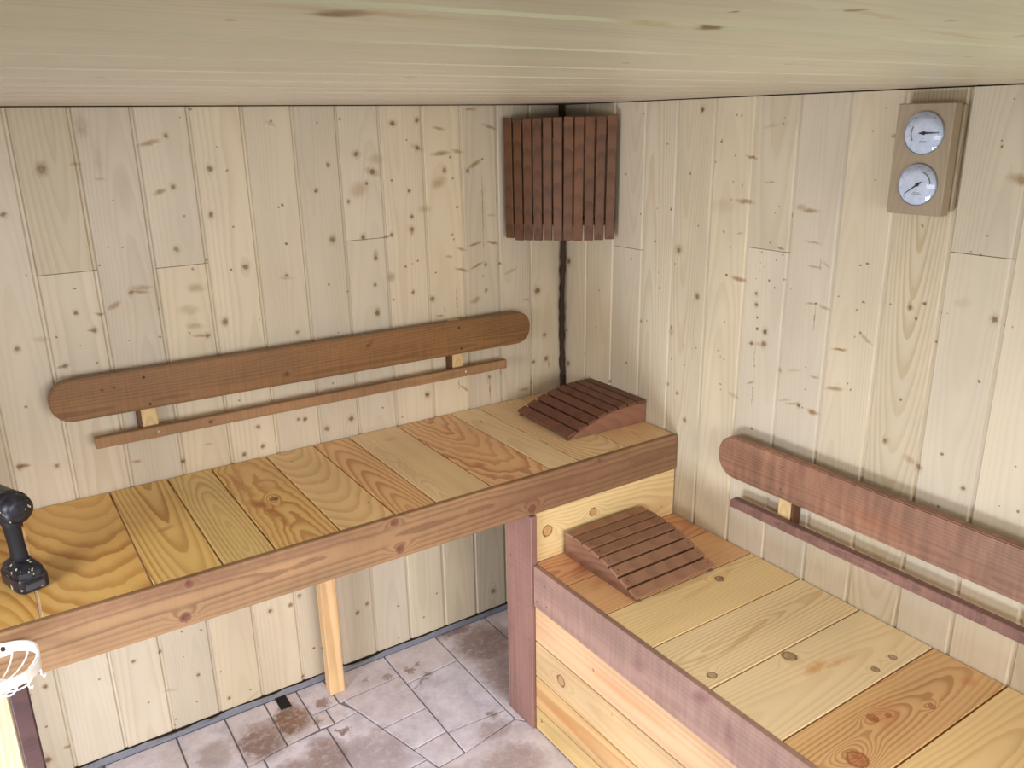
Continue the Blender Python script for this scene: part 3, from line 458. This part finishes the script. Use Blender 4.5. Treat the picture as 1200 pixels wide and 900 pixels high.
for y in (-1.075, -2.05):
    plank('spacer', (-.0175, y, .84), Z, NX, .20, .042, .035, spacem, b2, .002)
    plank('spacer_shading', (-.0175, y-.0255, .84), Z, NX, .185, .008, .033, shadingm, b2, .001)  # added dark strip imitates shade on the spacer's near face
for y in (-1.08,): screw(b2, frame((-.0642, y, .93), X, NX), .004); screw(b2, frame((-.0642, y, .865), X, NX), .004); screw(b2, frame((-.0602, y, .757), X, NX), .004, steel)

# ================================================================ headrests
pil_m = wood('headrest_dark', (150, 110, 84), (110, 76, 58), ring=.008, contrast=.5, h0=.04, fiber=.35, mottle=.10, per_object=True, rough=.5)
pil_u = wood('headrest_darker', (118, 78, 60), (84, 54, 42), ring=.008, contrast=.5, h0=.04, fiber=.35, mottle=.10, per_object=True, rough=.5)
pil_s = wood('headrest_side', (138, 98, 76), (102, 68, 54), ring=.010, tilt=.15, h0=.02, contrast=.5, fiber=.3, mottle=.2, per_object=True)
def headrest(label, M, nails, pil_m, group='slatted headrests'):
    """local frame: X runs from the low edge (0) to the high edge (.34); Y is the width; Z up"""
    t = bpy.data.objects.new('headrest', None); COL.objects.link(t); t.matrix_world = M; MW[t.name] = M.copy()
    t['label'] = label; t['category'] = 'headrest'; t['group'] = group; t.empty_display_size = .05
    prof = [(0., .006), (.045, .022), (.085, .037), (.125, .050), (.165, .060), (.205, .066), (.245, .069), (.285, .0695), (.325, .069)]
    def zt(x):
        for (a, za), (b, zb) in zip(prof, prof[1:]):
            if x <= b: return za+(zb-za)*(x-a)/(b-a)
        return prof[-1][1]
    Wd = .305
    for s_ in (-1, 1):
        pts = [(.004, 0), (.325, 0)]+[(x, z-.0005) for x, z in prof[::-1] if x > .002]
        o = sub('side_panel', prism_bm(pts, .018, .001), pil_s, t, M @ frame((0, s_*(Wd/2-.012), 0), (1, 0, 0), (0, -1, 0)))
    n = 8; w = .325/n; m0 = None
    for k in range(n):
        a, b = k*w, (k+1)*w; za, zb = zt(a), zt(b)
        d = Vector((b-a, 0, zb-za)).normalized(); nz = Vector((-d.z, 0, d.x)); c = Vector(((a+b)/2, 0, (za+zb)/2))+nz*.0055
        if m0 is None:
            o = sub('slat', box_bm(Wd, w-.0062, .009, .0012), pil_m, t, M @ frame(c, (0, 1, 0), nz)); m0 = o.data
        else:
            o = link('slat', m0, None); Mw = M @ frame(c, (0, 1, 0), nz); o.parent = t; o.matrix_basis = M.inverted() @ Mw; MW[o.name] = Mw
        if nails:
            for s_ in (-1, 1):
                Mw = M @ frame(c+nz*.0046+Vector((0, s_*(Wd/2-.016), 0)), (1, 0, 0), nz)
                if nail_me: q = link('nail', nail_me[0], None); q.parent = o; q.matrix_basis = MW[o.name].inverted() @ Mw
                else: q = sub('nail', lathe_bm([(0, .0006), (.0022, .0004), (.0022, -.001)], 8), dot, o, Mw); nail_me.append(q.data)
    return t
nail_me = []
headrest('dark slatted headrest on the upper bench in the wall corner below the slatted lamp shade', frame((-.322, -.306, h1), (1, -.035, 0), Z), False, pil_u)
headrest('slatted headrest on the lower bench against the pale riser board', frame((-.318, -.957, h2), (.0, 1, 0), Z), True, pil_m)

# ================================================================ corner lamp shade and pole
shm = wood('shade_brown', (106, 68, 40), (64, 40, 23), ring=.007, contrast=.6, h0=.03, fiber=.5, mottle=.14, per_object=True, rough=.5)
sh = thing('corner_lamp_shade', 'dark slatted wooden lamp shade across the wall corner under the ceiling', 'lamp shade', (-.15, -.16, 1.66))
A_, B_ = Vector((-.262, -.018)), Vector((-.018, -.308)); nrm = Vector((-(B_-A_).y, (B_-A_).x)); nrm = Vector((-1, -1)).normalized() if nrm.dot(Vector((-1, -1))) < 0 else nrm.normalized()
NS = 11; pts2 = []
for k in range(NS):
    f = (k+.5)/NS; p = A_.lerp(B_, f)+nrm*(.035*(1-(2*f-1)**2)); pts2.append((f, p))
m0 = None
tops = [0, -.006, -.004, -.003, -.001, -.001, 0, -.001, 0, .001, .003]
wd = (B_-A_).length/NS
dirs = (B_-A_).normalized()
for k, (f, p) in enumerate(pts2):
    q0 = pts2[max(k-1, 0)][1]; q1 = pts2[min(k+1, NS-1)][1]; d = (q1-q0).normalized(); nz = Vector((-d.y, d.x)); nz = -nz if nz.dot(nrm) < 0 else nz
    lean = (.5-f)*.022+random.uniform(-.003, .003)
    lx = Vector((-dirs.x*lean, -dirs.y*lean, 1))
    lx3 = lx-Vector((nz.x, nz.y, 0))*lx.dot(Vector((nz.x, nz.y, 0)))
    M = frame((p.x, p.y, 1.659+tops[k]), lx3, (nz.x, nz.y, 0))
    if m0 is None: o = sub('slat', box_bm(.392, wd-.0045, .010, .0015), shm, sh, M); m0 = o.data
    else: o = link('slat', m0, None); o.parent = sh; o.matrix_basis = MW[sh.name].inverted() @ M; MW[o.name] = M
# top and bottom plates that carry the slats
def plate(z, T):
    o = [Vector((-.038, -.010)), Vector((-.010, -.040)), Vector((-.010, B_.y+.012))]+[p-nrm*.006 for f, p in pts2[::-1]]+[Vector((A_.x+.012, -.010))]
    bmq = prism_bm([(v.x, v.y) for v in o], T); return sub('plate', bmq, shm, sh, Matrix.Translation((0, 0, z)))
plate(1.815, .050); plate(1.520, .016)
random.seed(11)
pole = []; rad = []
for i in range(46):
    z = h1+.002+(H-.004-h1)*i/45; pole.append((-.014+.0035*math.sin(z*9.)+random.uniform(-.0012, .0012), -.015+.003*math.sin(z*7.+1)+random.uniform(-.001, .001), z)); rad.append(.0095+random.uniform(-.0016, .0022))
barkm = wood('bark_dark', (74, 50, 36), (34, 24, 20), ring=.004, contrast=1., fiber=.6, mottle=.4, rough=.8)
po = sub_root = mesh('corner_branch', tube_bm(pole, rad, 10), barkm, None, None, True); po['label'] = 'thin dark crooked branch running down the wall corner behind the lamp shade'; po['category'] = 'branch'

# ================================================================ thermometer and hygrometer
th = thing('thermometer', 'wooden gauge board with two round white dials on the right wall', 'thermometer', (0, -1.346, 1.7465))
thm = wood('gauge_wood', (160, 142, 118), (138, 120, 96), ring=.007, contrast=.4, h0=.06, fiber=.3, mottle=.08, saw=.0)
plank('board', (-.0295, -1.3465, 1.7465), Z, NX, .236, .128, .031, thm, th, .002)
plank('back_plate', (-.007, -1.3515, 1.7500), Z, NX, .222, .128, .013, thm, th, .002)
rimm = plain('grey_rim', (150, 152, 160), .3, .5); facem = plain('dial_white', (226, 230, 240), .5); ink = plain('dial_grey', (112, 116, 128), .6); black = plain('needle_black', (36, 40, 48), .4); brown = plain('dial_brown', (140, 126, 116), .6)
gl = NT('dome_glass'); fr = gl.n('ShaderNodeFresnel'); fr.inputs[0].default_value = 1.5; tr = gl.n('ShaderNodeBsdfTransparent'); gs = gl.n('ShaderNodeBsdfGlossy'); gs.inputs['Roughness'].default_value = .04
gtx = gl.n('ShaderNodeTexCoord'); gcol = gl.mix(gl.noise(gtx.outputs['Object'], 20.), (.98, .98, .98, 1), (1, 1, 1, 1)); gl.put(tr.inputs[0], gcol)
mx = gl.n('ShaderNodeMixShader'); gl.put(mx.inputs[0], fr.outputs[0]); gl.t.links.new(tr.outputs[0], mx.inputs[1]); gl.t.links.new(gs.outputs[0], mx.inputs[2]); gl.t.links.new(mx.outputs[0], gl.out.inputs[0])
def flat(pts, z, bm):                                  # thin print standing a hair proud
    vs = [bm.verts.new((x, y, z)) for x, y in pts]; bm.faces.new(vs)
def dial(zc, arc, needle_deg, text):
    M = frame((-.0452, -1.3505, zc), NY, NX)           # local X to the viewer's right, Y up, Z out of the wall
    R = .0455
    d = sub('dial', lathe_bm([(0, .002), (R-.002, .002), (R-.002, 0), (0, 0)], 40), facem, th, M)
    sub('rim', lathe_bm([(R-.002, 0), (R-.002, .0035), (R-.0008, .0042), (R, .003), (R, 0)], 40), rimm, d, M)
    bm = bmesh.new(); z = .0023
    for i in range(28):                                # scale: from lower left over the top to lower right
        a = math.radians(225-270*i/27); r0, r1 = (R*.70, R*.76); w = .00028
        c, s_ = math.cos(a), math.sin(a); flat([(r0*c+w*s_, r0*s_-w*c), (r1*c+w*s_, r1*s_-w*c), (r1*c-w*s_, r1*s_+w*c), (r0*c-w*s_, r0*s_+w*c)], z, bm)
    for i in range(9):                                 # blurred numerals read only as short marks
        a = math.radians(225-270*i/8); c, s_ = math.cos(a)*R*.84, math.sin(a)*R*.84
        for dx in (-.0016, .0008): flat([(c+dx, s_-.0012), (c+dx+.0009, s_-.0012), (c+dx+.0009, s_+.0012), (c+dx, s_+.0012)], z, bm)
    for yy, hw in ((-.0175, .0075), (-.0205, .010)):   # two lines of small print under the hub
        x = -hw
        while x < hw: w = random.uniform(.0012, .003); flat([(x, yy), (x+w, yy), (x+w, yy+.0014), (x, yy+.0014)], z, bm); x += w+.0008
    flat([(-.0006, -.012), (.0006, -.012), (.0006, -.0095), (-.0006, -.0095)], z, bm)
    sub('scale', bm, ink, d, M)
    bm = bmesh.new(); a0, a1 = arc
    for i in range(12):
        p = math.radians(a0+(a1-a0)*i/12); q = math.radians(a0+(a1-a0)*(i+1)/12); r0, r1 = R*.60, R*.67
        flat([(r0*math.cos(p), r0*math.sin(p)), (r1*math.cos(p), r1*math.sin(p)), (r1*math.cos(q), r1*math.sin(q)), (r0*math.cos(q), r0*math.sin(q))], z, bm)
    sub('zone_arc', bm, brown, d, M)
    a = math.radians(needle_deg); c, s_ = math.cos(a), math.sin(a); T = lambda x, y: (x*c-y*s_, x*s_+y*c)
    bm = prism_bm([T(-.011, -.0008), T(-.006, -.0017), T(.006, -.0016), T(.034, -.0005), T(.034, .0005), T(.006, .0016), T(-.006, .0017), T(-.011, .0008)], .0008)
    bmesh.ops.translate(bm, vec=(0, 0, .0035), verts=bm.verts); lathe_bm([(0, .0055), (.0035, .005), (.004, .002)], 14, bm)
    sub('needle', bm, black, d, M)
    sub('glass', lathe_bm([(0, .0105), (R*.3, .0099), (R*.6, .008), (R*.85, .0054), (R-.002, .0035)], 40), gl.m, d, M, True)
dial(1.8025, (150, 212), 1, 0); dial(1.6940, (5, 78), 217, 1)

# ================================================================ cordless driver standing on its battery
dm = NT('tool_black'); dtc = dm.n('ShaderNodeTexCoord'); v1 = dm.noise(dtc.outputs['Object'], 90., 3.); v2 = dm.noise(dm.vec('MULTIPLY', dtc.outputs['Object'], (1, 1, .7)), 75., 2.)
cc = dm.mix(dm.smooth(v1, .3, .7), srgb(22, 22, 28), srgb(46, 46, 56)); cc = dm.mix(dm.smooth(v2, .645, .68), cc, srgb(196, 188, 172))
dm.put(dm.b.inputs['Base Color'], cc); dm.b.inputs['Roughness'].default_value = .38
grip = plain('tool_rubber', (30, 28, 34), .7)
dr = thing('cordless_driver', 'black paint-spattered cordless driver standing on its battery on the upper bench', 'power tool', (-1.838, -.42, h1))
MD = frame((-1.838, -.425, h1), Vector((-.30, .954, 0)), Z)     # local X points away to the tool's nose
def dsub(name, bm, mat, parent, M=None, smooth=False): return sub(name, bm, mat, parent, MD @ (M or Matrix()), smooth)
def loft(rows, n=20, pw=.5):
    """rounded sections: (x, y centre, z, half x, half y)"""
    bm = bmesh.new(); rings = []
    for (cx, cy, z, hx, hy) in rows:
        ring = []
        for k in range(n):
            a = 2*math.pi*k/n; c, s_ = math.cos(a), math.sin(a)
            ring.append(bm.verts.new((cx+hx*math.copysign(abs(c)**pw, c), cy+hy*math.copysign(abs(s_)**pw, s_), z)))
        rings.append(ring)
    for a, b in zip(rings, rings[1:]):
        for k in range(n): bm.faces.new((a[k], a[(k+1) % n], b[(k+1) % n], b[k]))
    bm.faces.new(rings[0][::-1]); bm.faces.new(rings[-1]); return bm
bat = dsub('battery', loft([(0, 0, .0, .052, .030), (0, 0, .004, .056, .034), (0, 0, .030, .056, .034), (0, 0, .034, .054, .032)], 24, .35), dm.m, dr, None)
dsub('battery_label', loft([(-.0565, 0, .008, .0008, .020), (-.0565, 0, .022, .0008, .020)], 8, .2), plain('label_grey', (74, 76, 84), .4), bat)
dsub('latch', loft([(-.057, 0, .024, .003, .012), (-.057, 0, .030, .003, .012)], 10, .4), grip, bat)
dsub('foot', loft([(0, 0, .034, .052, .031), (0, 0, .046, .050, .030), (.002, 0, .056, .036, .022), (.004, 0, .062, .024, .018)], 24, .45), dm.m, dr)
dsub('handle', loft([(.004, 0, .056, .024, .017), (.006, 0, .075, .021, .0155), (.010, 0, .100, .020, .0150), (.014, 0, .140, .022, .0165), (.020, 0, .162, .032, .023)], 20, .7), grip, dr, None, True)
dsub('trigger', loft([(.034, 0, .112, .008, .007), (.038, 0, .124, .010, .008), (.041, 0, .142, .008, .007)], 12, .7), plain('trigger_dark', (60, 20, 20), .5), dr, None, True)
MH = frame((0, 0, .192), Z, Vector((1, .12, .10)))                          # turned about the barrel: local Z is the tool's X
hb = lathe_bm([(0, -.046), (.020, -.045), (.030, -.040), (.0335, -.030), (.0345, -.004), (.0360, 0), (.0360, .006), (.0345, .009), (.0345, .062), (.029, .074), (.020, .086), (.018, .098), (0, .098)], 26)
hd = dsub('housing', hb, dm.m, dr, MH, True)
for k in range(5): dsub('vent', loft([(-.026+k*.007, .0340, .174, .0018, .0012), (-.026+k*.007, .0340, .196, .0018, .0012)], 8), grip, hd)
dsub('collar', lathe_bm([(.034, -.020), (.0362, -.018), (.0362, -.012), (.034, -.010)], 26), grip, hd, MH)
dsub('chuck', lathe_bm([(0, .096), (.013, .096), (.014, .100), (.014, .116), (.010, .122), (.006, .122), (0, .120)], 18), plain('chuck_steel', (120, 120, 124), .35, .8), dr, MH)

# ================================================================ white plastic basket on the fascia
wp = plain('white_plastic', (246, 242, 232), .35)
bk = thing('soap_basket', 'white openwork plastic basket fixed to the upper bench fascia at its left end', 'basket', (-1.945, -D1, .83))
cx, cy, rx, ry, zr = -1.936, -D1-.078, .098, .074, .838
def ell(a, k=1., e=.72): 
    c, s_ = math.cos(a), math.sin(a); return cx+rx*k*math.copysign(abs(c)**e, c), cy+ry*k*math.copysign(abs(s_)**e, s_)
bm = bmesh.new(); n = 56; rr_ = []
for i in range(n):
    a = 2*math.pi*i/n; x, y = ell(a); x2, y2 = ell(a, .955)
    rr_.append([bm.verts.new(v) for v in ((x, y, zr-.012), (x, y, zr+.010), (x2, y2, zr+.010), (x2, y2, zr-.012))])
for i in range(n):
    a, b = rr_[i], rr_[(i+1) % n]
    for k in range(4): bm.faces.new((a[k], a[(k+1) % 4], b[(k+1) % 4], b[k]))
sub('rim', bm, wp, bk)
for i in range(14):                                    # ribs curve down from the rim to the floor ring
    a = 2*math.pi*(i+.5)/14; p = []
    for t in range(7):
        f = t/6; k = .97-.62*f**1.6; x, y = ell(a, k); p.append((x, y, zr-.006-.040*math.sin(f*math.pi/2)))
    sub('rib', tube_bm(p, .0016, 6), wp, bk)
bm = bmesh.new(); rr_ = []
for i in range(n):
    a = 2*math.pi*i/n; x, y = ell(a, .40); x2, y2 = ell(a, .27)
    rr_.append([bm.verts.new(v) for v in ((x, y, zr-.049), (x, y, zr-.043), (x2, y2, zr-.043), (x2, y2, zr-.049))])
for i in range(n):
    a, b = rr_[i], rr_[(i+1) % n]
    for k in range(4): bm.faces.new((a[k], a[(k+1) % 4], b[(k+1) % 4], b[k]))
sub('base_ring', bm, wp, bk)
sub('cross_bar', slab(cx-.030, cx+.030, cy-.004, cy+.004, zr-.048, zr-.044), wp, bk)
for a in (-.9, -.35): 
    x, y = ell(a, 1.0); sub('hook', tube_bm([(x, y, zr-.010), (x, y-.002, zr-.022), (x+.004, y-.008, zr-.025), (x+.006, y-.011, zr-.018)], .002, 6), wp, bk)
for x in (-1.995, -1.897):
    sub('lug', box_bm(.026, .024, .005, .002), wp, bk, frame((x, -D1-.0035, zr-.010), X, NY))
    screw(bk, frame((x, -D1-.0088, zr-.002), X, NY), .0075)
